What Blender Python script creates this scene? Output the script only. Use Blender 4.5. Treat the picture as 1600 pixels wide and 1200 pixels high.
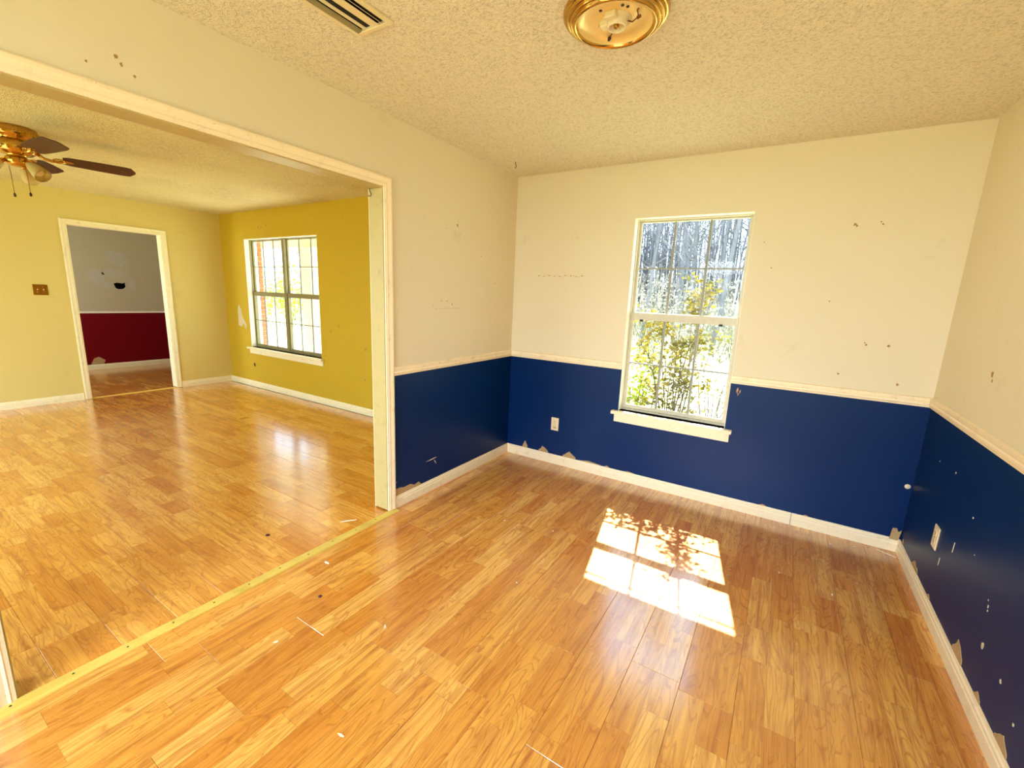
import bpy, bmesh, math, random
from mathutils import Vector, Matrix, Quaternion
random.seed(7)
for o in list(bpy.data.objects): bpy.data.objects.remove(o)
scene = bpy.context.scene
C = scene.collection

# ------------------------------------------------------------------ camera, world, sun, fill light, exposure
W, H, X2 = 2.868, 2.44, 5.069            # dining room width, ceiling height, living room far wall
CAM = (2.0968, -3.3667, 1.4476); YAW, PIT, ROL, FPX = 0.552, -0.1969, 0.0412, 682.1
cam = bpy.data.cameras.new('camera'); camo = bpy.data.objects.new('camera', cam); C.objects.link(camo)
fwd = Vector((-math.sin(YAW)*math.cos(PIT), math.cos(YAW)*math.cos(PIT), math.sin(PIT)))
rgt = Vector((math.cos(YAW), math.sin(YAW), 0)); upv = rgt.cross(fwd)
r2 = rgt*math.cos(ROL) + upv*math.sin(ROL); u2 = -rgt*math.sin(ROL) + upv*math.cos(ROL)
M = Matrix((r2, u2, -fwd)).transposed().to_4x4(); M.translation = Vector(CAM); camo.matrix_world = M
cam.sensor_fit = 'HORIZONTAL'; cam.sensor_width = 36; cam.lens = FPX/1600*36; cam.clip_start = .02; cam.clip_end = 300
scene.camera = camo

world = bpy.data.worlds.new('sky'); scene.world = world; world.use_nodes = True
bg = world.node_tree.nodes['Background']; bg.inputs[0].default_value = (.62, .81, 1.0, 1); bg.inputs[1].default_value = 4.6

SUN_DIR = Vector((.17, -.84, -1))
sl = bpy.data.lights.new('sun', 'SUN'); sl.energy = 31; sl.angle = .0093; sl.color = (1, .98, .94)
so = bpy.data.objects.new('sun', sl); C.objects.link(so); so.rotation_euler = SUN_DIR.to_track_quat('-Z', 'Y').to_euler()

def area(name, loc, tgt, sx, sy, power, col):
    l = bpy.data.lights.new(name, 'AREA'); l.shape = 'RECTANGLE'; l.size = sx; l.size_y = sy; l.energy = power; l.color = col
    o = bpy.data.objects.new(name, l); C.objects.link(o); o.location = loc
    o.rotation_euler = (Vector(tgt)-Vector(loc)).to_track_quat('-Z', 'Z').to_euler(); return o
# fill lamps added out of view to brighten dining room, living room and hall
area('fill_light', (1.55, -6.5, 2.95), (1.7, -2.6, .2), 2.4, 2.0, 430, (.94, 1, 1.08))
area('fill_light_living', (-2.6, -6.5, 3.0), (-2.6, -2.9, .2), 3.2, 2.0, 345, (.94, 1, 1.02))
area('fill_light_hall', (-6.3, -3.28, 1.4), (-6.6, 0, 1.2), 1.2, 1.2, 42, (1, 1, 1))

vs = scene.view_settings; vs.view_transform = 'Standard'; vs.look = 'None'; vs.gamma = 1; vs.exposure = 0.40
try: vs.use_curve_mapping = False
except Exception: pass
scene.cycles.diffuse_bounces = 8; scene.cycles.max_bounces = 14; scene.cycles.transparent_max_bounces = 24
scene.cycles.sample_clamp_indirect = 6

# ------------------------------------------------------------------ helpers
def lin(r, g, b):
    f = lambda c: (c/255/12.92) if c/255 <= .04045 else ((c/255+.055)/1.055)**2.4
    return (f(r), f(g), f(b), 1)

def tag(o, label=None, cat=None, group=None, kind=None):
    if label: o['label'] = label
    if cat: o['category'] = cat
    if group: o['group'] = group
    if kind: o['kind'] = kind
    return o

def empty(name, loc=(0, 0, 0), parent=None):
    o = bpy.data.objects.new(name, None); C.objects.link(o); o.location = loc; o.empty_display_size = .1
    if parent: o.parent = parent
    return o

class MB:
    def __init__(s): s.v = []; s.f = []; s.sm = []
    def add(s, vs, fs, smooth=False):
        n = len(s.v); s.v += [tuple(v) for v in vs]; s.f += [tuple(i+n for i in f) for f in fs]; s.sm += [smooth]*len(fs); return s
    def box(s, x0, x1, y0, y1, z0, z1):
        vs = [(x, y, z) for z in (z0, z1) for y in (y0, y1) for x in (x0, x1)]
        return s.add(vs, [(0, 2, 3, 1), (4, 5, 7, 6), (0, 1, 5, 4), (2, 6, 7, 3), (0, 4, 6, 2), (1, 3, 7, 5)])
    def bevbox(s, x0, x1, y0, y1, z0, z1, b):
        bm = bmesh.new(); bmesh.ops.create_cube(bm, size=1)
        for v in bm.verts: v.co = Vector(((x0+x1)/2+v.co.x*(x1-x0), (y0+y1)/2+v.co.y*(y1-y0), (z0+z1)/2+v.co.z*(z1-z0)))
        bmesh.ops.bevel(bm, geom=list(bm.edges), offset=b, segments=1, affect='EDGES')
        bm.verts.index_update()
        s.add([v.co for v in bm.verts], [[v.index for v in f.verts] for f in bm.faces]); bm.free(); return s
    def lathe(s, prof, n=32, c=(0, 0, 0), axis=None, smooth=True, cap=False):
        q = Vector((0, 0, 1)).rotation_difference(Vector(axis)) if axis else Quaternion()
        vs = []
        for r, z in prof:
            for k in range(n):
                a = 2*math.pi*k/n; vs.append(Vector(c) + q @ Vector((r*math.cos(a), r*math.sin(a), z)))
        fs = [(i*n+k, i*n+(k+1) % n, (i+1)*n+(k+1) % n, (i+1)*n+k) for i in range(len(prof)-1) for k in range(n)]
        if cap: fs += [tuple(range(n))[::-1], tuple(range((len(prof)-1)*n, len(prof)*n))]
        return s.add(vs, fs, smooth)
    def tube(s, pts, rad, n=6, smooth=True):
        pts = [Vector(p) for p in pts]; rad = rad if isinstance(rad, (list, tuple)) else [rad]*len(pts)
        vs = []; ref = Vector((.31, .77, .55))
        for i, p in enumerate(pts):
            t = (pts[min(i+1, len(pts)-1)] - pts[max(i-1, 0)]).normalized()
            a = t.cross(ref).normalized(); b = t.cross(a)
            for k in range(n):
                an = 2*math.pi*k/n; vs.append(p + (a*math.cos(an)+b*math.sin(an))*rad[i])
        fs = [(i*n+k, i*n+(k+1) % n, (i+1)*n+(k+1) % n, (i+1)*n+k) for i in range(len(pts)-1) for k in range(n)]
        if n > 2: fs += [tuple(range(n))[::-1], tuple(range((len(pts)-1)*n, len(pts)*n))]
        return s.add(vs, fs, smooth)
    def sweep(s, prof, p0, p1, out, wid, k0=0, k1=0, ka0=0, ka1=0):
        """profile points (a along out, b along wid), run p0 to p1; ends shifted by k*b + ka*a along the run (mitres)"""
        p0, p1, out, wid = map(Vector, (p0, p1, out, wid)); t = (p1-p0).normalized(); n = len(prof)
        vs = [p0+out*a+wid*b+t*(k0*b+ka0*a) for a, b in prof] + [p1+out*a+wid*b+t*(k1*b+ka1*a) for a, b in prof]
        fs = [(i, (i+1) % n, n+(i+1) % n, n+i) for i in range(n)] + [tuple(range(n))[::-1], tuple(range(n, 2*n))]
        return s.add(vs, fs)
    def prism(s, poly, o, u, v, w):
        """polygon in the u,v plane at o, extruded by vector w"""
        o, u, v, w = map(Vector, (o, u, v, w)); n = len(poly)
        vs = [o+u*a+v*b for a, b in poly] + [o+u*a+v*b+w for a, b in poly]
        return s.add(vs, [tuple(range(n))[::-1], tuple(range(n, 2*n))] + [(i, (i+1) % n, n+(i+1) % n, n+i) for i in range(n)])
    def mesh(s, name):
        m = bpy.data.meshes.new(name); m.from_pydata(s.v, [], s.f)
        m.polygons.foreach_set('use_smooth', s.sm)
        bm = bmesh.new(); bm.from_mesh(m); bmesh.ops.recalc_face_normals(bm, faces=bm.faces); bm.to_mesh(m); bm.free()
        m.update(); return m
    def build(s, name, mat, parent=None, loc=(0, 0, 0)):
        m = s.mesh(name); m.materials.append(mat)
        o = bpy.data.objects.new(name, m); C.objects.link(o); o.location = loc
        if parent: o.parent = parent
        return o

def link(name, me, parent=None, loc=(0, 0, 0), rot=None):
    o = bpy.data.objects.new(name, me); C.objects.link(o); o.location = loc
    if rot: o.rotation_euler = rot
    if parent: o.parent = parent
    return o

# ------------------------------------------------------------------ materials
class NT:
    def __init__(s, name):
        s.m = bpy.data.materials.new(name); s.m.use_nodes = True; s.t = s.m.node_tree
        s.b = s.t.nodes['Principled BSDF']; s.out = s.t.nodes['Material Output']
    def n(s, typ, **kw):
        x = s.t.nodes.new(typ)
        for k, v in kw.items():
            if k.startswith('i_'):
                key = k[2:]; key = int(key) if key.isdigit() else key.replace('_', ' ')
                s.set(x.inputs[key], v)
            else: setattr(x, k, v)
        return x
    def set(s, sock, v):
        if hasattr(v, 'outputs'): v = v.outputs[0]
        if hasattr(v, 'is_output'): s.t.links.new(v, sock)
        else: sock.default_value = v
    def math(s, op, a, b=0.0, c=None, clamp=False):
        x = s.t.nodes.new('ShaderNodeMath'); x.operation = op; x.use_clamp = clamp; s.set(x.inputs[0], a); s.set(x.inputs[1], b)
        if c is not None: s.set(x.inputs[2], c)
        return x.outputs[0]
    def ramp(s, fac, stops, interp='LINEAR'):
        x = s.t.nodes.new('ShaderNodeValToRGB'); s.set(x.inputs[0], fac); e = x.color_ramp.elements; x.color_ramp.interpolation = interp
        while len(e) < len(stops): e.new(.5)
        for q, (p, c) in zip(e, stops): q.position = p; q.color = c if len(c) == 4 else (*c, 1)
        return x.outputs[0]
    def mix(s, fac, a, b, blend='MIX'):
        x = s.t.nodes.new('ShaderNodeMix'); x.data_type = 'RGBA'; x.blend_type = blend
        s.set(x.inputs[0], fac); s.set(x.inputs[6], a); s.set(x.inputs[7], b); return x.outputs[2]
    def noise(s, vec, scale, detail=4, rough=.5, dist=0.0):
        x = s.n('ShaderNodeTexNoise'); s.set(x.inputs['Vector'], vec); s.set(x.inputs['Scale'], scale)
        x.inputs['Detail'].default_value = detail; x.inputs['Roughness'].default_value = rough; x.inputs['Distortion'].default_value = dist
        return x.outputs['Fac']
    def mapping(s, vec, scale=(1, 1, 1), loc=(0, 0, 0)):
        x = s.n('ShaderNodeMapping'); s.set(x.inputs['Vector'], vec); s.set(x.inputs['Scale'], scale); s.set(x.inputs['Location'], loc); return x.outputs[0]
    def bump(s, h, strength=.3, dist=.002):
        x = s.n('ShaderNodeBump'); x.inputs['Strength'].default_value = strength; x.inputs['Distance'].default_value = dist
        s.set(x.inputs['Height'], h); s.set(s.b.inputs['Normal'], x.outputs[0])
    def P(s, **kw):
        for k, v in kw.items(): s.set(s.b.inputs[k.replace('_', ' ')], v)
        return s.m

def plain(name, col, rough=.5, metal=0, spec=.5, vary=.08, scale=30, bump=0):
    t = NT(name); pos = t.n('ShaderNodeNewGeometry').outputs['Position']
    n = t.noise(pos, scale, 3)
    c2 = tuple(max(0, c*(1-vary*2)) for c in col[:3])+(1,)
    c = t.mix(t.math('SMOOTH_MIN', t.math('MULTIPLY', n, 1.0), 1.0, .1), col, c2)
    if bump: t.bump(n, bump)
    return t.P(Base_Color=c, Roughness=rough, Metallic=metal, Specular_IOR_Level=spec)

def paint(name, upper, lower=None, split=.95, dirt=lin(120, 85, 35), specks=None):
    """wall paint: one colour, or two with the join hidden behind the rail; scuffs, dirt specks, faint roller relief"""
    t = NT(name); g = t.n('ShaderNodeNewGeometry').outputs['Position']
    big = t.noise(g, 1.7, 3); fine = t.noise(g, 130, 3)
    u = t.mix(t.math('MULTIPLY', big, .22), upper, tuple(c*.86 for c in upper[:3])+(1,))
    sp = t.noise(g, 26, 2, .6); area_ = t.noise(g, 1.6, 2)
    m = t.math('MULTIPLY', t.math('GREATER_THAN', sp, .775), t.math('GREATER_THAN', area_, .5))
    u = t.mix(t.math('MULTIPLY', m, .65), u, dirt)
    smear = t.ramp(t.noise(g, 4.5, 5, .65), [(.62, (0, 0, 0)), (.78, (.35, .35, .35))])
    u = t.mix(smear, u, tuple(a*.55+b*.45 for a, b in zip(upper, dirt)))
    rough = .55; spec = .25
    if lower:
        z = t.n('ShaderNodeSeparateXYZ', i_0=g).outputs[2]
        k = t.math('LESS_THAN', z, split)
        l = lower
        if specks:
            v = t.n('ShaderNodeTexVoronoi'); t.set(v.inputs['Vector'], g); v.inputs['Scale'].default_value = 6
            rare = t.math('GREATER_THAN', t.n('ShaderNodeSeparateColor', i_0=v.outputs['Color']).outputs[0], .72)
            dot = t.math('MULTIPLY', t.math('LESS_THAN', v.outputs['Distance'], .022), rare)
            scr = t.noise(t.mapping(g, (5, 60, 60)), 3, 2)
            l = t.mix(t.math('MULTIPLY', dot, .8), lower, specks)
        u = t.mix(k, u, l)
        rough = t.math('SUBTRACT', .55, t.math('MULTIPLY', k, .17)); spec = .2
    t.bump(fine, .10, .001)
    return t.P(Base_Color=u, Roughness=rough, Specular_IOR_Level=spec)

CREAM = lin(230, 219, 190); BLUE = lin(0, 36, 88); YEL_BACKLIT = lin(200, 170, 44); YEL_LIT = lin(220, 203, 126)
M_dine = paint('dining_wall_paint', CREAM, BLUE, .945, specks=lin(215, 205, 185))
M_live = paint('living_wall_backlit', YEL_BACKLIT); M_livep = paint('living_wall_lit', YEL_LIT)  # window wall's backlit tone put into a deeper yellow than the far wall
M_hall = paint('hall_wall_paint', lin(188, 178, 150), lin(112, 6, 20), .925)
M_out = plain('outside_wall', lin(225, 215, 195), .7)

def popcorn(name, col, stain=0.0):
    t = NT(name); g = t.n('ShaderNodeNewGeometry').outputs['Position']
    a = t.noise(g, 95, 3, .6); b = t.noise(g, 210, 2, .6)
    v = t.n('ShaderNodeTexVoronoi'); t.set(v.inputs['Vector'], g); v.inputs['Scale'].default_value = 120
    h = t.math('ADD', t.math('MULTIPLY', a, 1.0), t.math('SUBTRACT', t.math('MULTIPLY', b, .5), t.math('MULTIPLY', v.outputs['Distance'], .6)))
    pit = t.ramp(t.noise(g, 85, 3, .7), [(.30, (1, 1, 1)), (.52, (0, 0, 0))])
    c = t.mix(t.math('MULTIPLY', pit, .75), col, tuple(x*.62 for x in col[:3])+(1,))
    if stain:
        big = t.ramp(t.noise(g, 1.3, 4, .6), [(.45, (0, 0, 0)), (.75, (1, 1, 1))])
        sp = t.math('MULTIPLY', t.math('MULTIPLY', big, stain), t.ramp(t.noise(g, 60, 3, .7), [(.4, (0, 0, 0)), (.6, (1, 1, 1))]))
        c = t.mix(sp, c, lin(150, 115, 40))
    t.bump(h, .9, .012)
    return t.P(Base_Color=c, Roughness=.9, Specular_IOR_Level=.2)
M_ceil = popcorn('popcorn_ceiling', lin(250, 241, 212))
M_ceil2 = popcorn('popcorn_ceiling_living', lin(246, 236, 182), .45)

def woodtrim(name, col, dirt=.35):
    t = NT(name); g = t.n('ShaderNodeNewGeometry').outputs['Position']
    d = t.ramp(t.noise(g, 14, 5, .7), [(.55, (0, 0, 0)), (.72, (1, 1, 1))])
    z = t.n('ShaderNodeSeparateXYZ', i_0=g).outputs[2]
    c = t.mix(t.math('MULTIPLY', d, dirt), col, tuple(a*b for a, b in zip(col, (.55, .45, .30, 1))))
    f = t.noise(g, 90, 2); sp = t.math('GREATER_THAN', f, .74)
    c = t.mix(t.math('MULTIPLY', sp, .6), c, lin(90, 62, 30))
    return t.P(Base_Color=c, Roughness=.38)
M_trim = woodtrim('painted_trim', lin(250, 233, 198))
M_trim2 = woodtrim('painted_trim_living', lin(244, 236, 196))
M_jamb = woodtrim('painted_jamb_dim', lin(188, 170, 112)); M_white = woodtrim('window_paint', lin(245, 240, 220), .2)  # jamb colour lowered to carry the dim light inside the opening
M_alu = plain('window_frame_metal', lin(214, 206, 182), .35, 0, .5, .1)
M_alu2 = plain('window_frame_bronze', lin(150, 140, 96), .4, 0, .5, .1)
M_munt = plain('muntin', lin(150, 148, 135), .4)
M_black = plain('black_plastic', lin(20, 18, 16), .5)
M_dark = plain('duct_dark', lin(16, 14, 8), .8)
M_ivory = plain('ivory_plastic', lin(245, 226, 184), .35, vary=.04)
M_paper = plain('torn_paper', lin(205, 170, 118), .9, vary=.2, scale=60)
M_spack = plain('spackle', lin(222, 210, 170), .9, vary=.1, scale=40)
M_greyspack = plain('grey_spackle', lin(196, 190, 172), .9, vary=.1, scale=40)
M_chip = plain('paint_chip', lin(245, 232, 205), .8)
M_brass = NT('brass').P(Base_Color=lin(208, 166, 86), Metallic=1.0, Roughness=.14)
M_brass2 = plain('aged_brass', lin(205, 150, 50), .3, .9, .5, .3, 60)
M_nail = plain('nail', lin(60, 45, 25), .5, .6)
M_porc = plain('porcelain', lin(240, 226, 178), .3)
M_wire = plain('wire', lin(120, 70, 25), .4, .5); M_nick = plain('wall_nick', lin(176, 138, 78), .9)

def glass(name, tint):
    t = NT(name); tr = t.n('ShaderNodeBsdfTransparent'); tr.inputs[0].default_value = (*tint, 1)
    gl = t.n('ShaderNodeBsdfGlossy'); gl.inputs['Roughness'].default_value = .03
    g = t.n('ShaderNodeNewGeometry').outputs['Position']
    dirt = t.ramp(t.noise(g, 9, 6, .7), [(.45, (0, 0, 0)), (.8, (.035, .035, .035))])
    df = t.n('ShaderNodeBsdfTranslucent'); df.inputs[0].default_value = (.9, .92, .95, 1)
    m1 = t.n('ShaderNodeMixShader', i_0=.012); t.set(m1.inputs[1], tr); t.set(m1.inputs[2], gl)
    m2 = t.n('ShaderNodeMixShader'); t.set(m2.inputs[0], dirt); t.set(m2.inputs[1], m1); t.set(m2.inputs[2], df)
    t.t.links.new(m2.outputs[0], t.out.inputs[0]); return t.m
M_glass = glass('window_glass', (.80, .84, .86))

def laminate(name):
    t = NT(name)
    oc = t.n('ShaderNodeTexCoord').outputs['Object']; rnd = t.n('ShaderNodeObjectInfo').outputs['Random']
    s = t.n('ShaderNodeSeparateXYZ', i_0=oc); x, y = s.outputs[0], s.outputs[1]
    strip = t.math('FLOOR', t.math('DIVIDE', x, .095))
    off = t.math('MULTIPLY', t.math('FRACT', t.math('MULTIPLY', t.math('ADD', rnd, t.math('MULTIPLY', strip, .37)), 7.31)), .43)
    piece = t.math('FLOOR', t.math('DIVIDE', t.math('ADD', y, off), .43))
    key = t.n('ShaderNodeCombineXYZ', i_0=t.math('MULTIPLY', rnd, 97.0), i_1=strip, i_2=piece)
    wn = t.n('ShaderNodeTexWhiteNoise', i_Vector=key); tone = wn.outputs['Value']
    sh = t.n('ShaderNodeVectorMath', operation='SCALE', i_0=wn.outputs['Color']); sh.inputs['Scale'].default_value = 37.0
    v = t.n('ShaderNodeVectorMath', operation='ADD', i_0=oc, i_1=sh.outputs[0]).outputs[0]
    # cathedral figure: rings stretched along the strip
    warp = t.noise(t.mapping(v, (11, 1.5, 1)), 1.0, 2, .5, .9)
    rings = t.math('FRACT', t.math('MULTIPLY', warp, 13.0))
    rings = t.math('ABSOLUTE', t.math('SUBTRACT', t.math('MULTIPLY', rings, 2.0), 1.0))
    fib = t.noise(t.mapping(v, (150, 4, 1)), 1.0, 4, .65)
    streak = t.noise(t.mapping(v, (38, 1.6, 1)), 1.0, 3, .6, .5)
    blot = t.noise(t.mapping(v, (9, 3, 1)), 1.3, 4, .6, .4)
    c = t.ramp(tone, [(0, lin(212, 138, 52)), (.3, lin(224, 156, 64)), (.65, lin(234, 172, 78)), (1, lin(240, 184, 94))])
    c = t.mix(t.ramp(streak, [(.45, (0, 0, 0)), (.72, (.75, .75, .75))]), c, lin(176, 100, 36))
    c = t.mix(t.math('MULTIPLY', t.ramp(rings, [(.0, (1, 1, 1)), (.35, (0, 0, 0))]), .5), c, lin(158, 84, 28))
    c = t.mix(t.ramp(blot, [(.52, (0, 0, 0)), (.75, (.55, .55, .55))]), c, lin(170, 92, 34))
    c = t.mix(t.ramp(fib, [(.48, (0, 0, 0)), (.8, (.5, .5, .5))]), c, lin(152, 82, 28))
    # printed joint lines between strips and pieces
    fx = t.math('ABSOLUTE', t.math('SUBTRACT', x, .095))
    fy = t.math('FRACT', t.math('DIVIDE', t.math('ADD', y, off), .43))
    ln = t.math('MAXIMUM', t.math('LESS_THAN', fx, .0007), t.math('LESS_THAN', fy, .003))
    c = t.mix(t.math('MULTIPLY', ln, .45), c, lin(120, 62, 22))
    # dirt specks and worn, scratched wear layer
    g = t.n('ShaderNodeNewGeometry').outputs['Position']
    spk = t.math('GREATER_THAN', t.noise(g, 48, 2, .6), .815)
    c = t.mix(t.math('MULTIPLY', spk, .7), c, lin(70, 34, 14))
    scr = t.noise(t.mapping(g, (30, 30, 30)), 2.0, 4, .7, 1.5); wav = t.noise(g, 7, 2, .5)
    ro = t.ramp(scr, [(.35, (.16, .16, .16)), (.7, (.30, .30, .30))])
    t.bump(t.math('ADD', t.math('MULTIPLY', scr, .10), t.math('MULTIPLY', wav, .5)), .10, .0012)
    return t.P(Base_Color=c, Roughness=ro, Specular_IOR_Level=.5, Coat_Weight=.85, Coat_IOR=1.85, Coat_Roughness=t.math('MULTIPLY', ro, .75))
M_lam = laminate('laminate_print')
M_sub = plain('subfloor', lin(96, 52, 22), .8)

def yellowwood():
    t = NT('yellow_pine'); g = t.n('ShaderNodeNewGeometry').outputs['Position']
    n = t.noise(t.mapping(g, (60, 4, 60)), 1, 4, .6); d = t.noise(g, 8, 4, .7)
    c = t.mix(n, lin(226, 205, 112), lin(206, 172, 60)); c = t.mix(t.ramp(d, [(.5, (0, 0, 0)), (.75, (.6, .6, .6))]), c, lin(170, 140, 30))
    return t.P(Base_Color=c, Roughness=.5)
M_pine = yellowwood()

# ------------------------------------------------------------------ room shell
ZC = 2.62        # top of walls and ceiling slabs
def struct(o, label, cat, kind='structure'): return tag(o, label, cat, kind=kind)

WB0, WB1, WZ0, WZ1 = 1.039, 1.822, .585, 2.056      # dining window opening
V0, V1, VZ0, VZ1 = -4.436, -2.80, .585, 2.078        # living window opening
OY0, OY1, OZ = -3.183, -1.470, 2.058                 # rough opening in the wall between the rooms
DY0, DY1, DZ = -1.650, -.722, 2.076                  # doorway to the hall
YR = -5.0                                            # rear walls
TB = .17                                             # outer wall thickness
TI = .115                                            # inner wall thickness

b = MB(); b.box(0, WB0, 0, TB, -.02, ZC).box(WB1, W+.15, 0, TB, -.02, ZC).box(WB0, WB1, 0, TB, -.02, WZ0).box(WB0, WB1, 0, TB, WZ1, ZC)
wall_back = struct(b.build('wall_back', M_dine), 'dining room window wall, cream above and navy blue below the rail', 'wall')
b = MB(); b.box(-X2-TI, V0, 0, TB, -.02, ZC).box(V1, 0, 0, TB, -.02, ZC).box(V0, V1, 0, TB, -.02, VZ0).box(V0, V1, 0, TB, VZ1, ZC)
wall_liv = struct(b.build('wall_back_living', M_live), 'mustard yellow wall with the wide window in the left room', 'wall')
# partition: dining face and living face are two skins of paint
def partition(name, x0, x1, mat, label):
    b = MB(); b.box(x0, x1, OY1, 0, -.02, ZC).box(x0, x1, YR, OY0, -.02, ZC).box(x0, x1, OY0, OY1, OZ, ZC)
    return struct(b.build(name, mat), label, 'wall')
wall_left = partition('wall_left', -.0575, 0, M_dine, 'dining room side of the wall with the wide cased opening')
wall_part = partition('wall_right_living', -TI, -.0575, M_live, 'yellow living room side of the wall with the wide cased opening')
b = MB(); b.box(W, W+.15, YR-.15, 0, -.02, ZC)
wall_right = struct(b.build('wall_right', M_dine), 'right dining wall, cream over dark blue, at the photo edge', 'wall')
# rear walls with wide openings added to let the fill light in
R1 = (.30, 2.56, .08, 2.25); R2 = (-4.2, -1.0, .08, 2.25)
b = MB(); b.box(-TI, R1[0], YR-.15, YR, -.02, ZC).box(R1[1], W, YR-.15, YR, -.02, ZC).box(R1[0], R1[1], YR-.15, YR, -.02, R1[2]).box(R1[0], R1[1], YR-.15, YR, R1[3], ZC)
struct(b.build('wall_front', M_dine), 'dining wall behind the camera with an added wide window', 'wall')
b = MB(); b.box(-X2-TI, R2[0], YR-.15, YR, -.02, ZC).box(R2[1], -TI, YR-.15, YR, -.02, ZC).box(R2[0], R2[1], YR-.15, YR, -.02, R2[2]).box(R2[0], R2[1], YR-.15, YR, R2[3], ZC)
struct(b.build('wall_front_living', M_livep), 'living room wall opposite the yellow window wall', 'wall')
# living far wall with the doorway, hall behind it
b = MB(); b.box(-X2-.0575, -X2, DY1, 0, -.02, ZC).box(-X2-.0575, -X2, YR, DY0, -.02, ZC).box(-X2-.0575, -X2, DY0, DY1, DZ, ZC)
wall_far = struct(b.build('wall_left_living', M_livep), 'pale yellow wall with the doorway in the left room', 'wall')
b = MB(); b.box(-X2-TI, -X2-.0575, DY1, 0.37, -.02, ZC).box(-X2-TI, -X2-.0575, -3, DY0, -.02, ZC).box(-X2-TI, -X2-.0575, DY0, DY1, DZ, ZC)
struct(b.build('wall_right_hall', M_hall), 'grey and red hall side of the doorway wall', 'wall')
XH = -7.42; HOLE = (-.60, -.435, 1.31, 1.42)
y0, y1, z0, z1 = HOLE
b = MB(); b.box(XH-.03, XH, -3.15, y0, -.02, ZC).box(XH-.03, XH, y1, .52, -.02, ZC).box(XH-.03, XH, y0, y1, -.02, z0).box(XH-.03, XH, y0, y1, z1, ZC)
wall_hall = struct(b.build('wall_left_hall', M_hall), 'grey over dark red hall wall with a broken hole, seen through the doorway', 'wall')
b = MB(); b.box(XH-.16, XH-.13, -3.15, .52, -.02, ZC); struct(b.build('wall_left_hall_backing', M_dark), 'dark cavity board behind the hole in the hall wall', 'wall')
# ragged broken plaster round the hole
b = MB()
for poly in ([(y0, z0), (y0+.05, z0), (y0+.02, z0+.02), (y0+.012, z0+.055), (y0, z1)], [(y1, z0), (y1, z1), (y1-.012, z1-.03), (y1-.004, z0+.045), (y1-.03, z0+.012), (y1-.06, z0)],
             [(y0, z1), (y0+.012, z1-.02), (y0+.05, z1-.006), (y1-.05, z1-.016), (y1, z1)]):
    b.prism(poly, (XH-.012, 0, 0), (0, 1, 0), (0, 0, 1), (.012, 0, 0))
b.build('broken_plaster', M_greyspack, wall_hall)
def blob(rx, ry, n=18, jag=.25, seed=1):
    r = random.Random(seed); return [(rx*math.cos(2*math.pi*k/n)*(1+jag*(r.random()-.5)*2), ry*math.sin(2*math.pi*k/n)*(1+jag*(r.random()-.5)*2)) for k in range(n)]
for (py, pz, rx, rz, sd) in ((-.80, 1.50, .10, .13, 1), (-.52, 1.80, .14, .12, 2), (-.56, 1.56, .16, .07, 3), (-.35, 1.38, .05, .12, 4), (-.69, 1.36, .07, .05, 6)):
    MB().prism(blob(rx, rz, 20, .22, sd), (XH, py, pz), (0, 1, 0), (0, 0, 1), (.0012, 0, 0)).build('plaster_patch', M_greyspack, wall_hall)
b = MB(); b.box(XH, -X2-TI, .37, .52, -.02, ZC); struct(b.build('wall_back_hall', M_hall), 'end wall of the hall beyond the doorway', 'wall')
b = MB(); b.box(XH, -6.9, -3.15, -3, -.02, ZC).box(-5.7, -X2-TI, -3.15, -3, -.02, ZC).box(-6.9, -5.7, -3.15, -3, -.02, .8).box(-6.9, -5.7, -3.15, -3, 2.0, ZC)
struct(b.build('wall_front_hall', M_hall), 'near end wall of the hall with an added window', 'wall')

# ceilings (slabs butt at the partition)
b = MB(); b.box(-.0575, W+.15, YR-.15, TB, H, ZC+.05); struct(b.build('ceiling', M_ceil), 'cream popcorn ceiling of the dining room', 'ceiling')
b = MB(); b.box(-X2-.0575, -.0575, YR-.15, TB, H, ZC+.05); struct(b.build('ceiling_living', M_ceil2), 'yellowed popcorn ceiling of the living room', 'ceiling')
b = MB(); b.box(XH-.2, -X2-.0575, -3.15, .52, H, ZC+.05); struct(b.build('ceiling_hall', M_ceil), 'ceiling of the hall beyond the doorway', 'ceiling')

# ------------------------------------------------------------------ floors: subfloor + laminate boards
PW, PL, PT = .19, 1.20, .008
def subfloor(name, x0, x1, y0, y1, label):
    return struct(MB().box(x0, x1, y0, y1, -.10, -PT-.0005).build(name, M_sub), label, 'floor')
floor_d = subfloor('floor', -.02, W, YR, 0, 'orange laminate dining room floor with boards running to the window wall')
floor_l = subfloor('floor_living', -X2-.0575, -.02, YR, 0, 'orange laminate living room floor with boards running across')
floor_h = subfloor('floor_hall', XH, -X2-.0575, -3, .37, 'dark laminate floor of the hall beyond the doorway')
_pm = {}
def plank_mesh(x0, x1, y0, y1):
    k = tuple(round(a, 4) for a in (x0, x1, y0, y1))
    if k not in _pm:
        g = .00035; e = .0009
        xa, xb, ya, yb = x0+g, x1-g, y0+g, y1-g
        vs = [(xa, ya, -PT), (xb, ya, -PT), (xb, yb, -PT), (xa, yb, -PT), (xa, ya, -e), (xb, ya, -e), (xb, yb, -e), (xa, yb, -e),
              (xa+e, ya+e, 0), (xb-e, ya+e, 0), (xb-e, yb-e, 0), (xa+e, yb-e, 0)]
        fs = [(3, 2, 1, 0), (8, 9, 10, 11)] + [(i, (i+1) % 4, 4+(i+1) % 4, 4+i) for i in range(4)] + [(4+i, 4+(i+1) % 4, 8+(i+1) % 4, 8+i) for i in range(4)]
        m = bpy.data.meshes.new('plank'); m.from_pydata(vs, [], fs); m.materials.append(M_lam); _pm[k] = m
    return _pm[k]
rp = random.Random(11)
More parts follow.
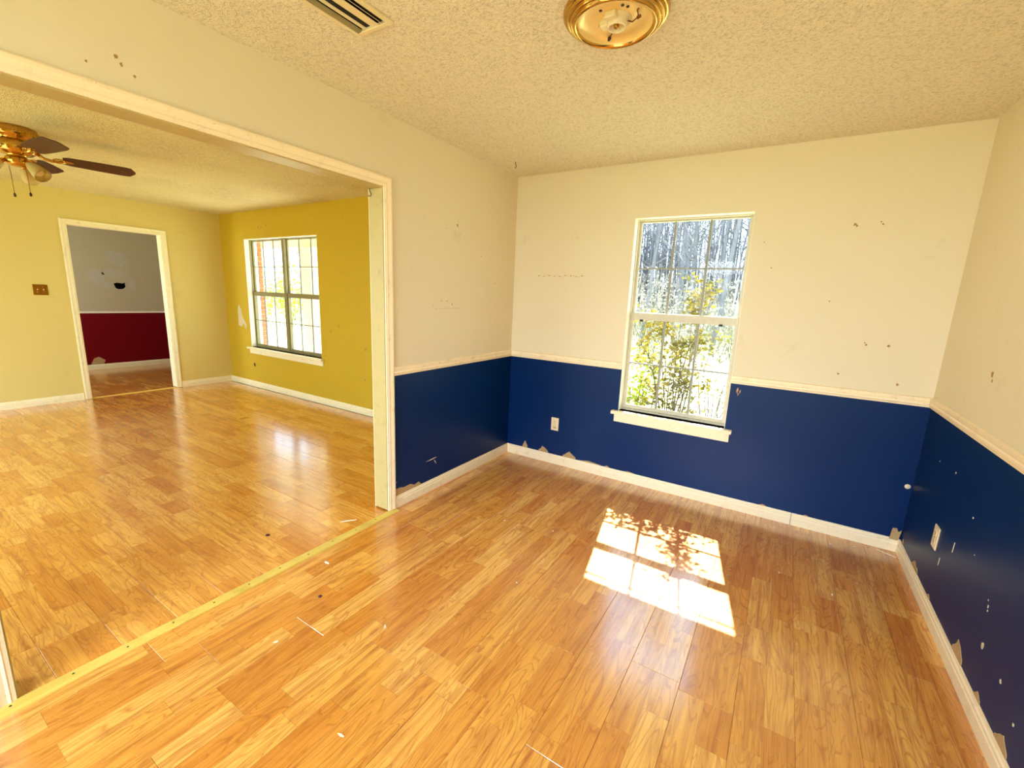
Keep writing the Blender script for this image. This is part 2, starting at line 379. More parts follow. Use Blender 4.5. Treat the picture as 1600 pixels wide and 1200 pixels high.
def lay(parent, u0, u1, v0, v1, us, along, starts=None, tilt=.0):
    """boards of width PW across u (one seam at us), length along v; along='y' or 'x'"""
    k = math.floor((u0-us)/PW); u = us+k*PW; i = 0
    while u < u1-.004:
        a, c = max(u, u0), min(u+PW, u1)
        st = (starts or {}).get(round(u, 2))
        o = v0 - (rp.random()*PL if st is None else (st-v0) % PL and PL-((st-v0) % PL))
        v = o
        while v < v1-.004:
            p, q = max(v, v0), min(v+PL, v1)
            if q-p > .01 and c-a > .006:
                me = plank_mesh(a-u, c-u, p-v, q-v)
                dz = rp.uniform(-.0004, .0004)
                if along == 'y': ob = link('plank', me, parent, (u, v, dz))
                else: ob = link('plank', me, parent, (v, u+PW, dz), (0, 0, -math.pi/2))
                if tilt: ob.rotation_euler.x += rp.uniform(-tilt, tilt); ob.rotation_euler.y += rp.uniform(-tilt, tilt)*3
            v += PL
        u += PW; i += 1
lay(floor_d, .012, W, YR, 0, .416, 'y', {.42: -2.395, 1.75: -1.768, .61: -1.797, .80: -1.10, 1.56: -2.31})
lay(floor_l, YR, 0, -X2-.055, .012, -1.93, 'x', {-2.12: -.64, -1.93: -1.25, -1.74: -.35}, tilt=.0010)
lay(floor_h, -3, .37, XH, -X2-.055, -1.93, 'x')

# ------------------------------------------------------------------ trims
BASE = [(0, 0), (.012, 0), (.012, .050), (.0095, .055), (.0095, .066), (.0055, .072), (.0035, .084), (0, .084)]
RAIL = [(0, 0), (.010, 0), (.012, .010), (.0175, .015), (.0175, .026), (.013, .031), (.016, .040), (.0165, .052), (.006, .056), (0, .056)]
CAS = [(0, 0), (.010, 0), (.0115, .010), (.014, .014), (.0125, .022), (.015, .034), (.018, .042), (.018, .052), (.015, .057), (0, .057)]
up = (0, 0, 1)
def runs(name, label, cat, part, items, mat, prof, z):
    e = empty(name); struct(e, label, cat)
    for p0, p1, out, ka0, ka1 in items:
        MB().sweep(prof, (*p0, z), (*p1, z), (*out, 0), up, 0, 0, ka0, ka1).build(part, mat, e)
    return e
g = .0015
runs('baseboard_back', 'cream baseboard along the dining window wall', 'baseboard', 'board', [((0, 0), (2.30-g, 0), (0, -1), 1, 0), ((2.30+g, 0), (W, 0), (0, -1), 0, -1)], M_trim, BASE, .0)
runs('baseboard_left', 'cream baseboard between the cased opening and the corner', 'baseboard', 'board', [((0, -1.4255), (0, 0), (1, 0), 0, -1)], M_trim, BASE, 0)
runs('baseboard_right', 'long cream baseboard under the blue right wall', 'baseboard', 'board', [((W, 0), (W, -.42+g), (-1, 0), 1, 0), ((W, -.42-g), (W, YR), (-1, 0), 0, 0)], M_trim, BASE, 0)
runs('baseboard_front', 'baseboard on the dining wall left of the opening', 'baseboard', 'board', [((0, YR), (0, -3.229), (1, 0), 0, 0)], M_trim, BASE, 0)
runs('trim_1', 'moulded cream chair rail above the blue on the window wall', 'chair rail', 'rail', [((0, 0), (WB0-.001, 0), (0, -1), 1, 0), ((WB1+.001, 0), (W, 0), (0, -1), 0, -1)], M_trim, RAIL, .919)
runs('trim_2', 'moulded cream chair rail above the blue left of the corner', 'chair rail', 'rail', [((0, -1.4255), (0, 0), (1, 0), 0, -1)], M_trim, RAIL, .919)
runs('trim_3', 'moulded cream chair rail on the right wall', 'chair rail', 'rail', [((W, 0), (W, YR), (-1, 0), 1, 0)], M_trim, RAIL, .919)
runs('trim_4', 'chair rail on the dining wall left of the opening', 'chair rail', 'rail', [((0, YR), (0, -3.229), (1, 0), 0, 0)], M_trim, RAIL, .919)
runs('baseboard_back_living', 'cream baseboard under the wide living room window', 'baseboard', 'board', [((-X2, 0), (-1.02-g, 0), (0, -1), 1, 0), ((-1.02+g, 0), (-TI, 0), (0, -1), 0, -1)], M_trim2, BASE, 0)
runs('baseboard_left_living', 'white baseboard either side of the hall doorway', 'baseboard', 'board', [((-X2, YR), (-X2, -1.7045), (1, 0), 0, 0), ((-X2, -.6825), (-X2, 0), (1, 0), 0, -1)], M_trim2, BASE, 0)
runs('baseboard_right_living', 'baseboard on the living room side of the partition', 'baseboard', 'board', [((-TI, -1.4255), (-TI, 0), (-1, 0), 0, -1), ((-TI, YR), (-TI, -3.229), (-1, 0), 0, 0)], M_trim2, BASE, 0)
runs('baseboard_left_hall', 'baseboard under the dark red hall wall', 'baseboard', 'board', [((XH, .37), (XH, -3), (1, 0), 0, 0)], M_trim2, BASE, 0)
runs('trim_5', 'thin white chair rail between grey and red in the hall', 'chair rail', 'rail', [((XH, .37), (XH, -3), (1, 0), 0, 0)], M_white, [(0, 0), (.012, 0), (.012, .03), (0, .03)], .915)

def casing(name, label, axis_x, sides, ya, yb, zt, mat, jamb_mat, zb=.004):
    """cased opening in a wall whose faces are at the x values in sides; clear opening ya..yb, top zt"""
    e = empty(name); struct(e, label, 'trim')
    xs = [s[0] for s in sides]; xa, xb = min(xs), max(xs); r = .006
    for x, out, m in sides:
        MB().sweep(CAS, (x, yb+r, zb), (x, yb+r, zt+r), (out, 0, 0), (0, 1, 0), 0, 1).build('side_casing', m, e)
        MB().sweep(CAS, (x, ya-r, zb), (x, ya-r, zt+r), (out, 0, 0), (0, -1, 0), 0, 1).build('side_casing', m, e)
        MB().sweep(CAS, (x, ya-r, zt+r), (x, yb+r, zt+r), (out, 0, 0), (0, 0, 1), -1, 1).build('head_casing', m, e)
    MB().bevbox(xa-.001, xb+.001, yb, yb+.018, zb+.008, zt, .0015).build('jamb', jamb_mat, e)
    MB().bevbox(xa-.001, xb+.001, ya-.018, ya, zb+.008, zt, .0015).build('jamb', jamb_mat, e)
    MB().bevbox(xa-.001, xb+.001, ya-.018, yb+.018, zt, zt+.018, .0015).build('head_jamb', jamb_mat, e)
    return e
casing('trim_6', 'wide painted trim around the opening between the two rooms', 0, [(0, 1, M_trim), (-TI, -1, M_trim2)], -3.165, -1.488, 2.040, M_trim, M_jamb)
casing('trim_7', 'pale trim framing the doorway to the red and grey hall', 0, [(-X2, 1, M_trim2), (-X2-TI, -1, M_trim2)], -1.632, -.740, 2.058, M_trim2, M_trim2)

# thresholds
th = empty('threshold_strip', (0.03, -2.33, 0)); tag(th, 'worn yellow wooden strip nailed down across the wide opening', 'threshold strip')
MB().prism([(-.030, 0), (.028, 0), (.026, .004), (.020, .0065), (-.022, .0065), (-.028, .004)], (0, -.905, 0), (1, 0, 0), (0, 0, 1), (0, 1.805, 0)).build('strip', M_pine, th)
for k in range(12):
    MB().lathe([(.0001, .0004), (.004, .0004), (.004, -.0014)], 8, (random.uniform(-.006, .006), -.86+k*.158, .0068)).build('nail', M_nail, th)
t2 = tag(MB().prism([(-.02, 0), (.02, 0), (.015, .005), (-.015, .005)], (0, 0, 0), (1, 0, 0), (0, 0, 1), (0, .892, 0)).build('door_threshold', M_pine, None, (-X2-.03, -1.632, .0003)), 'thin wooden threshold under the hall doorway', 'threshold strip')

# ------------------------------------------------------------------ windows
def sash(name, parent, x0, x1, z0, z1, y, st, rb, rt, mat, nx=3, nz=2, mw=.011):
    b = MB(); d = .011
    b.bevbox(x0, x0+st, y-d, y+d, z0, z1, .002); b.bevbox(x1-st, x1, y-d, y+d, z0, z1, .002)
    b.bevbox(x0+st, x1-st, y-d, y+d, z0, z0+rb, .002); b.bevbox(x0+st, x1-st, y-d, y+d, z1-rt, z1, .002)
    s = b.build(name, mat, parent)
    gx0, gx1, gz0, gz1 = x0+st, x1-st, z0+rb, z1-rt
    for i in range(1, nx):
        x = gx0+(gx1-gx0)*i/nx; MB().box(x-mw*.75, x+mw*.75, y-.0055, y+.0055, gz0, gz1).build('muntin', M_munt, s)
    for j in range(1, nz):
        z = gz0+(gz1-gz0)*j/nz
        for i in range(nx):
            xa = gx0+(gx1-gx0)*i/nx+(mw*.75 if i else 0); xb = gx0+(gx1-gx0)*(i+1)/nx-(mw*.75 if i < nx-1 else 0)
            MB().box(xa, xb, y-.005, y+.005, z-mw/2, z+mw/2).build('muntin', M_munt, s)
    for i in range(nx):
        for j in range(nz):
            xa = gx0+(gx1-gx0)*i/nx+(mw*.75 if i else 0); xb = gx0+(gx1-gx0)*(i+1)/nx-(mw*.75 if i < nx-1 else 0)
            za = gz0+(gz1-gz0)*j/nz+(mw/2 if j else 0); zb = gz0+(gz1-gz0)*(j+1)/nz-(mw/2 if j < nz-1 else 0)
            # one face only: a real thin pane
            MB().add([(xa, y, za), (xb, y, za), (xb, y, zb), (xa, y, zb)], [(0, 1, 2, 3)]).build('pane', M_glass, s)
    return s

def window(name, label, x0, x1, z0, z1, units, mat, mid, liner, stool_mat, fr=.008, muw=.0):
    e = empty(name, (0, 0, 0)); struct(e, label, 'window')
    lt = .003
    b = MB(); b.box(x0, x0+lt, .0, TB, z0, z1); b.build('reveal', liner, e)
    MB().box(x1-lt, x1, .0, TB, z0, z1).build('reveal', liner, e)
    MB().box(x0+lt, x1-lt, .0, TB, z1-lt, z1).build('reveal', liner, e)
    X0, X1 = x0+lt, x1-lt; yf = .066
    b = MB(); b.box(X0, X0+fr, yf, .125, z0, z1-lt).box(X1-fr, X1, yf, .125, z0, z1-lt).box(X0+fr, X1-fr, yf, .125, z1-lt-fr, z1-lt).box(X0+fr, X1-fr, yf, .125, z0, z0+.014)
    n = len(units)
    for (a, c) in units[:-1]: b.box(c, c+muw, yf-.004, .125, z0+.014, z1-lt-fr)
    b.build('frame', mat, e)
    for (a, c) in units:
        sash('lower_sash', e, a, c, z0+.016, mid+.026, .084, .022, .030, .056, mat)
        sash('upper_sash', e, a, c, mid-.018, z1-lt-fr, .108, .018, .048, .012, mat)
    # stool with horns and apron
    sl_, sr_ = x0-.045, x1+.048
    poly = [(sl_, -.048), (sr_, -.048), (sr_, 0), (x1-lt, 0), (x1-lt, yf+.02), (x0+lt, yf+.02), (x0+lt, 0), (sl_, 0)]
    MB().prism(poly, (0, 0, z0-.024), (1, 0, 0), (0, 1, 0), (0, 0, .024)).build('stool', stool_mat, e)
    MB().prism([(x0-.025, -.016), (x1+.035, -.016), (x1+.035, 0), (x0-.025, 0)], (0, 0, z0-.024-.066), (1, 0, 0), (0, 1, 0), (0, 0, .066)).build('apron', stool_mat, e)
    return e
win1 = window('window_1', 'white double hung window with grid panes and sill on the cream and blue wall', WB0, WB1, WZ0, WZ1, [(WB0+.011, WB1-.011)], M_alu, 1.34, M_white, M_trim)
for x in (1.135, 1.70): MB().box(x-.012, x+.012, .068, .0795, 1.300, 1.316).build('tilt_latch', M_black, win1)
mw_ = .055; hw = ((V1-V0)-.022-mw_)/2
win2 = window('window_2', 'wide twin double hung window on the yellow living room wall', V0, V1, VZ0, VZ1, [(V0+.011, V0+.011+hw), (V0+.011+hw+mw_, V1-.011)], M_alu2, 1.345, M_white, M_trim2, muw=mw_)

def added_window(name, label, x0, x1, z0, z1, n, y=YR-.08):  # unseen windows, added as openings for the fill lamps
    e = empty(name); struct(e, label, 'window'); b = MB()
    b.box(x0, x1, y-.03, y+.03, z0, z0+.04).box(x0, x1, y-.03, y+.03, z1-.04, z1)
    for i in range(n+1):
        x = x0+.02+(x1-x0-.04)*i/n; b.box(x-.02, x+.02, y-.03, y+.03, z0+.04, z1-.04)
    b.build('frame', M_white, e)
    for i in range(n):
        xa = x0+.04+(x1-x0-.04)*i/n; xb = x0+(x1-x0-.04)*(i+1)/n
        MB().add([(xa, y, z0+.04), (xb, y, z0+.04), (xb, y, z1-.04), (xa, y, z1-.04)], [(0, 1, 2, 3)]).build('pane', M_glass, e)
added_window('added_window_dining', 'unseen window added behind the camera to let fill light into the dining room', *R1, 2)
added_window('added_window_living', 'unseen window added behind the camera to let fill light into the living room', *R2, 3)
added_window('added_window_hall', 'unseen window added to let fill light into the hall', -6.9, -5.7, .8, 2.0, 1, -3.08)

# ------------------------------------------------------------------ torn paper, spackle and scrapes on the walls
def torn(poly, o, u, v, w, parent, mat=M_paper, name='torn_paper'):
    MB().prism(poly, o, u, v, w).build(name, mat, parent)
jag = lambda w, h, s: [(0, 0), (w, 0), (w*.96, h*.35), (w*.8, h*.55), (w*.62, h*.8), (w*(.45+.1*s), h), (w*.3, h*.7), (w*.18, h*.45), (w*.05, h*.3)]
for x, w_, h_, s in ((.165, .055, .068, 1), (.335, .10, .055, -1), (.575, .13, .060, .5), (.72, .22, .018, 0), (.96, .05, .018, 1), (1.12, .10, .012, 0), (2.10, .05, .014, 1), (2.36, .04, .012, 0)):
    torn(jag(w_, h_, s), (x, 0, .082), (1, 0, 0), (0, 0, 1), (0, -.0022, 0), wall_back)
torn([(0, 0), (.26, 0), (.235, .030), (.19, .022), (.15, .042), (.09, .040), (.05, .052), (0, .050)], (0, -1.425, .082), (0, 1, 0), (0, 0, 1), (.0022, 0, 0), wall_left)
for y, w_, h_, s in ((-.30, .10, .045, 1), (-.38, .05, .03, 0), (-.62, .05, .02, 0), (-1.02, .12, .07, -1), (-1.28, .06, .03, 0), (-1.47, .10, .05, 1), (-1.75, .09, .02, 0), (-.05, .03, .035, 0)):
    torn(jag(w_, h_, s), (W, y, .082), (0, -1, 0), (0, 0, 1), (-.0022, 0, 0), wall_right)
torn([(0, 0), (.042, 0), (.050, .07), (.036, .055), (.026, .078), (.006, .074)], (W-.055, -.012, .078), (1, 0, 0), (0, 0, 1), (0, -.004, 0), wall_back)
MB().lathe([(.0001, .003), (.012, .0025), (.015, 0)], 12, (2.846, 0, .425), (0, -1, 0)).build('plaster_plug', M_ivory, wall_back)
# scraped line and pits on the cream paint
for k in range(26):
    x = .25+.41*k/25; MB().prism(blob(.008, .0035, 8, .5, k), (x, 0, 1.634+random.uniform(-.006, .006)), (1, 0, 0), (0, 0, 1), (0, -.0008, 0)).build('paint_scrape', M_spack if k % 3 else M_brass2, wall_back)
for x, z, r_ in ((2.357, 1.948, .008), (2.366, 1.941, .006), (2.487, 1.945, .005), (2.476, 1.958, .004), (2.622, 1.252, .007), (2.518, 1.25, .006), (2.51, 1.262, .004), (2.30, 1.50, .004), (1.96, 1.70, .004), (2.41, 1.06, .006), (2.70, 1.03, .007), (1.90, 1.86, .004)):
    MB().prism(blob(r_, r_, 9, .5, int(x*999)), (x, 0, z), (1, 0, 0), (0, 0, 1), (0, -.0012, 0)).build('wall_nick', M_nick if r_ < .0045 else M_nick, wall_back)
for x, z, sc in ((1.868, .872, .022), (1.885, .865, .015), (1.875, .845, .012)):
    MB().prism([(0, -sc), (sc*.3, 0), (sc*.2, sc), (-sc*.15, sc*.6), (-sc*.3, -.2*sc)], (x, 0, z), (1, 0, 0), (0, 0, 1), (0, -.001, 0)).build('wall_nick', M_paper, wall_back)
for y, z, r_ in ((-.795, 1.935, .010), (-.965, 1.40, .0045), (-.90, 1.40, .0045), (-.845, 1.375, .006), (-2.669, 2.208, .008), (-2.655, 2.19, .006), (-2.62, 2.165, .005), (-2.75, 2.16, .005), (-1.05, 1.37, .003), (-.5, 1.75, .004), (-.3, 1.55, .005)):
    MB().prism(blob(r_*.7, r_, 9, .5, int(-y*999)), (0, y, z), (0, 1, 0), (0, 0, 1), (.0012, 0, 0)).build('wall_nick', M_nick, wall_left)
for k in range(14): MB().prism(blob(.005, .002, 7, .6, k), (0, -1.02+k*.021, 1.345+random.uniform(-.004, .004)), (0, 1, 0), (0, 0, 1), (.0008, 0, 0)).build('paint_scrape', M_brass2, wall_left)
MB().prism([(0, 0), (.10, .006), (.12, .003), (.06, -.003)], (0, -1.12, .24), (0, 1, 0), (0, 0, 1), (.001, 0, 0)).build('scratch', M_chip, wall_left)
MB().prism([(0, 0), (.02, -.03), (.024, -.03), (.006, .002)], (0, -1.03, .225), (0, 1, 0), (0, 0, 1), (.001, 0, 0)).build('scratch', M_chip, wall_left)
for y, z, r_ in ((-.721, 1.207, .012), (-.735, 1.18, .007), (-1.25, .26, .012), (-1.2, .42, .004), (-1.21, .40, .005), (-1.215, .385, .004), (-1.42, .25, .007), (-.9, .62, .005), (-.35, .70, .005), (-.6, .72, .004), (-1.55, .20, .006), (-1.0, .5, .004)):
    MB().prism(blob(r_*.8, r_, 9, .4, int(-y*999)), (W, y, z), (0, 1, 0), (0, 0, 1), (-.0012, 0, 0)).build('wall_nick', M_spack if z < .9 else M_nick, wall_right)
MB().prism([(0, 0), (-.004, .05), (-.009, .05), (-.006, 0)], (W, -.78, .40), (0, 1, 0), (0, 0, 1), (-.001, 0, 0)).build('scratch', M_chip, wall_right)
MB().prism([(0, 0), (-.003, .04), (-.007, .04), (-.005, 0)], (W, -.66, .27), (0, 1, 0), (0, 0, 1), (-.001, 0, 0)).build('scratch', M_chip, wall_right)
# living room wall marks
MB().prism([(-.05, -.14), (.03, -.16), (.10, -.10), (.14, -.20), (.17, -.13), (.08, -.02), (.05, .10), (.0, .16), (-.04, .10)], (-4.70, 0, 1.02), (1, 0, 0), (0, 0, 1), (0, -.001, 0)).build('plaster_patch', M_spack, wall_liv)
MB().prism(blob(.02, .03, 10, .3, 3), (-4.39, 0, .33), (1, 0, 0), (0, 0, 1), (0, -.0015, 0)).build('wall_nick', M_black, wall_liv)
for k, (x, z) in enumerate(((-4.05, 2.22), (-3.98, 2.215), (-3.86, 2.235), (-2.6, .95), (-2.0, .42), (-1.98, .78), (-2.45, 1.02), (-4.78, .42), (-4.55, .45))):
    MB().prism(blob(.010, .016, 8, .5, k), (x, 0, z), (1, 0, 0), (0, 0, 1), (0, -.001, 0)).build('wall_nick', M_nick, wall_liv)
MB().prism([(0, 0), (.16, 0), (.19, .06), (.11, .12), (.05, .10)], (XH, -1.02, .085), (0, 1, 0), (0, 0, 1), (.002, 0, 0)).build('torn_paper', M_paper, wall_hall)

# ------------------------------------------------------------------ ceiling light (bare flush fitting)
L = empty('ceiling_light', (1.437, -1.705, H)); tag(L, 'round brass flush ceiling light missing its glass shade', 'ceiling light')
MB().lathe([(.130, -.034), (.1335, -.040), (.137, -.043), (.141, -.044), (.145, -.042), (.147, -.036), (.1485, -.030), (.151, -.034), (.154, -.036), (.157, -.034), (.1585, -.028), (.1600, -.022), (.1625, -.027), (.166, -.028), (.169, -.025), (.1705, -.018), (.173, -.016), (.177, -.017), (.181, -.012), (.183, -.006), (.181, -.0005)], 64).build('brass_rim', M_brass, L)
for r_, z_ in ((.1485, -.0305), (.160, -.0225), (.1712, -.0175)):
    b = MB()
    for k in range(72):
        a = 2*math.pi*k/72; b.lathe([(.0001, -.0022), (.0019, -.0010), (.0022, .0012)], 5, (r_*math.cos(a), r_*math.sin(a), z_))
    b.build('beaded_ring', M_brass2, L)
refl = NT('lamp_reflector').P(Base_Color=lin(246, 216, 140), Roughness=.3, Metallic=.25)
MB().lathe([(.1302, -.035), (.124, -.026), (.108, -.019), (.080, -.015), (.070, -.017), (.062, -.017), (.0001, -.017)], 48).build('reflector_pan', refl, L)
MB().lathe([(.052, -.017), (.050, -.022), (.036, -.024), (.034, -.044), (.030, -.046), (.027, -.044), (.026, -.030), (.0001, -.030)], 24, (.004, .010, 0)).build('socket', M_porc, L)
MB().bevbox(-.052, -.020, -.016, .016, -.040, -.017, .003).build('socket_block', M_porc, L)
MB().bevbox(-.020, .020, -.052, -.028, -.036, -.017, .003).build('socket_block', M_porc, L)
MB().lathe([(.009, -.020), (.009, -.044), (.007, -.046), (.0001, -.046)], 12, (.004, .008, 0)).build('threaded_stem', M_brass2, L)
MB().tube([(-.012, .030, -.020), (-.030, .060, -.028), (-.050, .088, -.026)], .0022).build('wire', M_wire, L)
MB().lathe([(.002, -.004), (.0065, -.002), (.005, .012), (.0001, .014)], 8, (-.052, .090, -.026), (-.5, .8, 0)).build('wire_nut', M_black, L)
MB().tube([(.03, .022, -.020), (.055, .025, -.030), (.080, .012, -.026), (.082, -.01, -.018), (.095, -.02, -.012)], .0022).build('wire', M_wire, L)
MB().lathe([(.002, -.004), (.006, -.002), (.005, .010), (.0001, .012)], 8, (.078, .014, -.027), (.8, -.3, 0)).build('wire_nut', M_wire, L)
for x, y in ((-.03, -.062), (.058, -.040), (-.062, .018), (.045, -.055)):
    MB().lathe([(.0001, -.0016), (.0055, -.0014), (.0055, .001)], 10, (x, y, -.0170)).build('mounting_hole', M_black, L)

# ------------------------------------------------------------------ ceiling vent
Vn = empty('ceiling_vent', (.603, -2.25, H)); tag(Vn, 'cream metal ceiling vent with long curved louvers', 'air vent')
b = MB(); hx, hy = .094, .205
for x0_, x1_, y0_, y1_ in ((-hx, -hx+.018, -hy, hy), (hx-.020, hx, -hy, hy), (-hx+.018, hx-.020, -hy, -hy+.02), (-hx+.018, hx-.020, hy-.02, hy)): b.bevbox(x0_, x1_, y0_, y1_, -.012, -.0003, .002)
b.build('frame', M_porc, Vn)
MB().box(-hx+.018, hx-.02, -hy+.02, hy-.02, -.0012, -.0003).build('duct_shade', M_dark, Vn)  # flat black plate: shade of the hollow behind the louvers put into colour
def louver(x0, z0, x1, z1, mat):
    # slanted, slightly bowed blade running the length of the vent
    xm, zm = (x0+x1)/2, (z0+z1)/2-.0015
    MB().prism([(x0, z0), (xm, zm), (x1, z1), (x1, z1-.0012), (xm, zm-.0012), (x0, z0-.0012)], (0, -hy+.021, 0), (1, 0, 0), (0, 0, 1), (0, 2*hy-.042, 0)).build('louver', mat, Vn)
louver(-.075, -.011, -.054, -.004, M_alu2); louver(-.036, -.010, -.029, -.003, M_porc); louver(-.004, -.003, .044, -.011, M_porc); louver(.050, -.004, .058, -.010, M_porc)  # first blade darker and greenish: its reflection put into the colour

# ------------------------------------------------------------------ ceiling fan
FX, FY, FZ, FR = -2.565, -2.437, 2.28, .63
F = empty('ceiling_fan', (FX, FY, H)); tag(F, 'brass ceiling fan with dark wooden blades and glass lamp shades', 'ceiling fan')
M_fw = plain('dark_walnut', lin(86, 42, 20), .45, 0, .5, .3, 25)
M_fw2 = plain('cane_brown', lin(150, 104, 48), .6, 0, .4, .3, 90)
MB().lathe([(.118, -.0005), (.122, -.012), (.128, -.022), (.128, -.050), (.118, -.062), (.096, -.070), (.092, -.082)], 40).build('motor_cap', M_brass, F)
b = MB()
for k in range(48):
    a = 2*math.pi*k/48; c, s_ = math.cos(a)*.1285, math.sin(a)*.1285; b.lathe([(.0001, .0012), (.0022, .0008), (.0022, -.001)], 5, (c, s_, -.036), (c, s_, 0))
b.build('vent_slots', M_black, F)
MB().lathe([(.080, -.080), (.100, -.090), (.105, -.120), (.100, -.150), (.082, -.166), (.05, -.172), (.048, -.185), (.060, -.192), (.062, -.222), (.046, -.240), (.03, -.246), (.0001, -.248)], 40).build('motor_housing', M_brass, F)
bz = FZ-H
blade_poly = [(.225, -.045), (.26, -.058), (.40, -.066), (.56, -.070), (.60, -.064), (FR, -.01), (FR, .01), (.60, .064), (.56, .070), (.40, .066), (.26, .058), (.225, .045)]
for k in range(5):
    a = math.radians(78+72*k); ca, sa = math.cos(a), math.sin(a)
    pit = math.radians(-15)
    u_ = Vector((ca, sa, 0)); v_ = Vector((-sa*math.cos(pit), ca*math.cos(pit), math.sin(pit))); n_ = u_.cross(v_)
    MB().prism(blade_poly, Vector((0, 0, bz)), u_, v_, n_*.006).build('blade', M_fw, F)
    ar = MB()
    ar.tube([u_*.095+Vector((0, 0, -.135)), u_*.13+Vector((0, 0, -.165)), u_*.17+Vector((0, 0, bz-.012)), u_*.24+Vector((0, 0, bz-.004))], [.012, .011, .010, .009], 8)
    for q in range(12):
        a0, a1 = 2*math.pi*q/12, 2*math.pi*(q+1)/12
        ar.tube([u_*(.205+.03*math.cos(t_))+v_*.03*math.sin(t_)+Vector((0, 0, bz-.005)) for t_ in (a0, a1)], .005, 6)
    ar.prism([(.225, -.03), (.275, -.012), (.285, 0), (.275, .012), (.225, .03)], Vector((0, 0, bz-.004)), u_, v_, n_*.004)
    ar.build('blade_bracket', M_brass, F)
M_shade = NT('shade_glass'); 
M_shade = M_shade.P(Base_Color=lin(240, 222, 160), Roughness=.25, Transmission_Weight=.55, IOR=1.3)
for k in range(3):
    a = math.radians(30+120*k); d_ = Vector((math.cos(a)*.75, math.sin(a)*.75, -.66)).normalized(); p0 = Vector((math.cos(a)*.055, math.sin(a)*.055, -.205))
    MB().lathe([(.012, 0), (.014, .02), (.022, .026), (.024, .04), (.020, .045)], 16, p0, d_).build('lamp_holder', M_brass, F)
    sh = MB().lathe([(.022, .035), (.030, .055), (.038, .085), (.046, .120), (.050, .150), (.0475, .150), (.0435, .120), (.0355, .085), (.028, .058)], 24, p0, d_).build('lamp_shade', M_shade, F)
    MB().lathe([(.012, .04), (.014, .06), (.026, .085), (.030, .105), (.024, .125), (.010, .135), (.0001, .136)], 16, p0, d_).build('bulb', M_porc, sh)
for (dx, dy, ln_) in ((.018, .030, .165), (-.05, -.035, .175)):
    pc = MB().tube([(dx, dy, -.243), (dx+.004, dy+.002, -.30), (dx+.006, dy+.003, -.243-ln_)], .0016, 5).build('pull_chain', M_wire, F)
    MB().lathe([(.0001, .012), (.004, .010), (.0075, -.004), (.006, -.014), (.0001, -.017)], 10, (dx+.006, dy+.003, -.255-ln_)).build('chain_knob', M_fw, pc)

# ------------------------------------------------------------------ outlets, switch, hooks
def outlet(loc, rz, label):
    e = empty('wall_outlet', loc); e.rotation_euler = (0, 0, rz); tag(e, label, 'outlet', 'duplex wall outlets')
    MB().bevbox(-.036, .036, -.007, -.0001, -.058, .058, .003).build('cover_plate', M_ivory, e)
    for s in (-1, 1):
        rcp = MB().prism([(-.017, -.010), (-.012, -.0145), (.012, -.0145), (.017, -.010), (.017, .010), (.012, .0145), (-.012, .0145), (-.017, .010)], (0, -.007, s*.0205), (1, 0, 0), (0, 0, 1), (0, -.0018, 0)).build('receptacle', M_ivory, e)
        for x in (-.0065, .0065): MB().box(x-.0012, x+.0012, -.0094, -.0088, s*.0205, s*.0205+.009).build('slot', M_black, rcp)
        MB().lathe([(.0001, .0004), (.0026, .0003), (.0026, -.0004)], 8, (0, -.0090, s*.0205-.0065), (0, -1, 0)).build('slot', M_black, rcp)
    MB().lathe([(.0001, .0008), (.003, .0005), (.0032, -.0004)], 8, (0, -.0072, 0), (0, -1, 0)).build('screw', M_nail, e)
    return e
o1 = outlet((.486, 0, .364), 0, 'ivory outlet on the blue window wall, left of the window sill')
MB().prism([(-.014, -.004), (-.010, -.012), (.012, -.013), (.016, -.004), (.010, -.007), (-.006, -.006)], (0, -.0088, -.022), (1, 0, 0), (0, 0, 1), (0, -.0008, 0)).build('burn_mark', M_black, o1)
outlet((W, -.562, .368), -math.pi/2, 'ivory outlet on the right blue wall by the photo edge')
S = empty('light_switch', (-X2, -1.928, 1.312)); S.rotation_euler = (0, 0, math.pi/2); tag(S, 'double brass switch plate on the yellow wall beside the hall doorway', 'switch')
MB().bevbox(-.060, .060, -.007, -.0001, -.059, .059, .003).build('switch_plate', M_brass2, S)
for x in (-.024, .024):
    MB().bevbox(x-.006, x+.006, -.0085, -.006, -.013, .013, .001).build('toggle_collar', M_brass2, S)
    MB().prism([(-.004, 0), (.004, 0), (.003, .012), (-.003, .012)], (x, -.0085, -.004), (1, 0, 0), (0, -.9, .5), (0, 0, .007)).build('toggle', M_ivory, S)
    for z in (-.030, .030): MB().lathe([(.0001, .001), (.003, .0006), (.003, -.0004)], 8, (x, -.0072, z), (0, -1, 0)).build('screw', M_brass, S)
h1 = tag(MB().tube([(0, 0, .006), (0, 0, -.012), (.003, .004, -.022), (.004, .008, -.034), (0, .006, -.044), (-.004, 0, -.046), (-.006, -.004, -.040)], .0022, 6).build('cup_hook', M_nail, None, (-.090, -1.502, 2.040)), 'small dark cup hook in the corner of the wide opening', 'hook')
h2 = tag(MB().tube([(0, 0, .003), (0, 0, -.010), (.004, -.004, -.016), (.010, -.006, -.026), (.008, -.004, -.036), (.002, 0, -.040), (-.006, .002, -.036)], .0024, 6).build('cup_hook', M_nail, None, (.205, -.375, H)), 'small dark cup hook in the ceiling near the corner', 'hook')

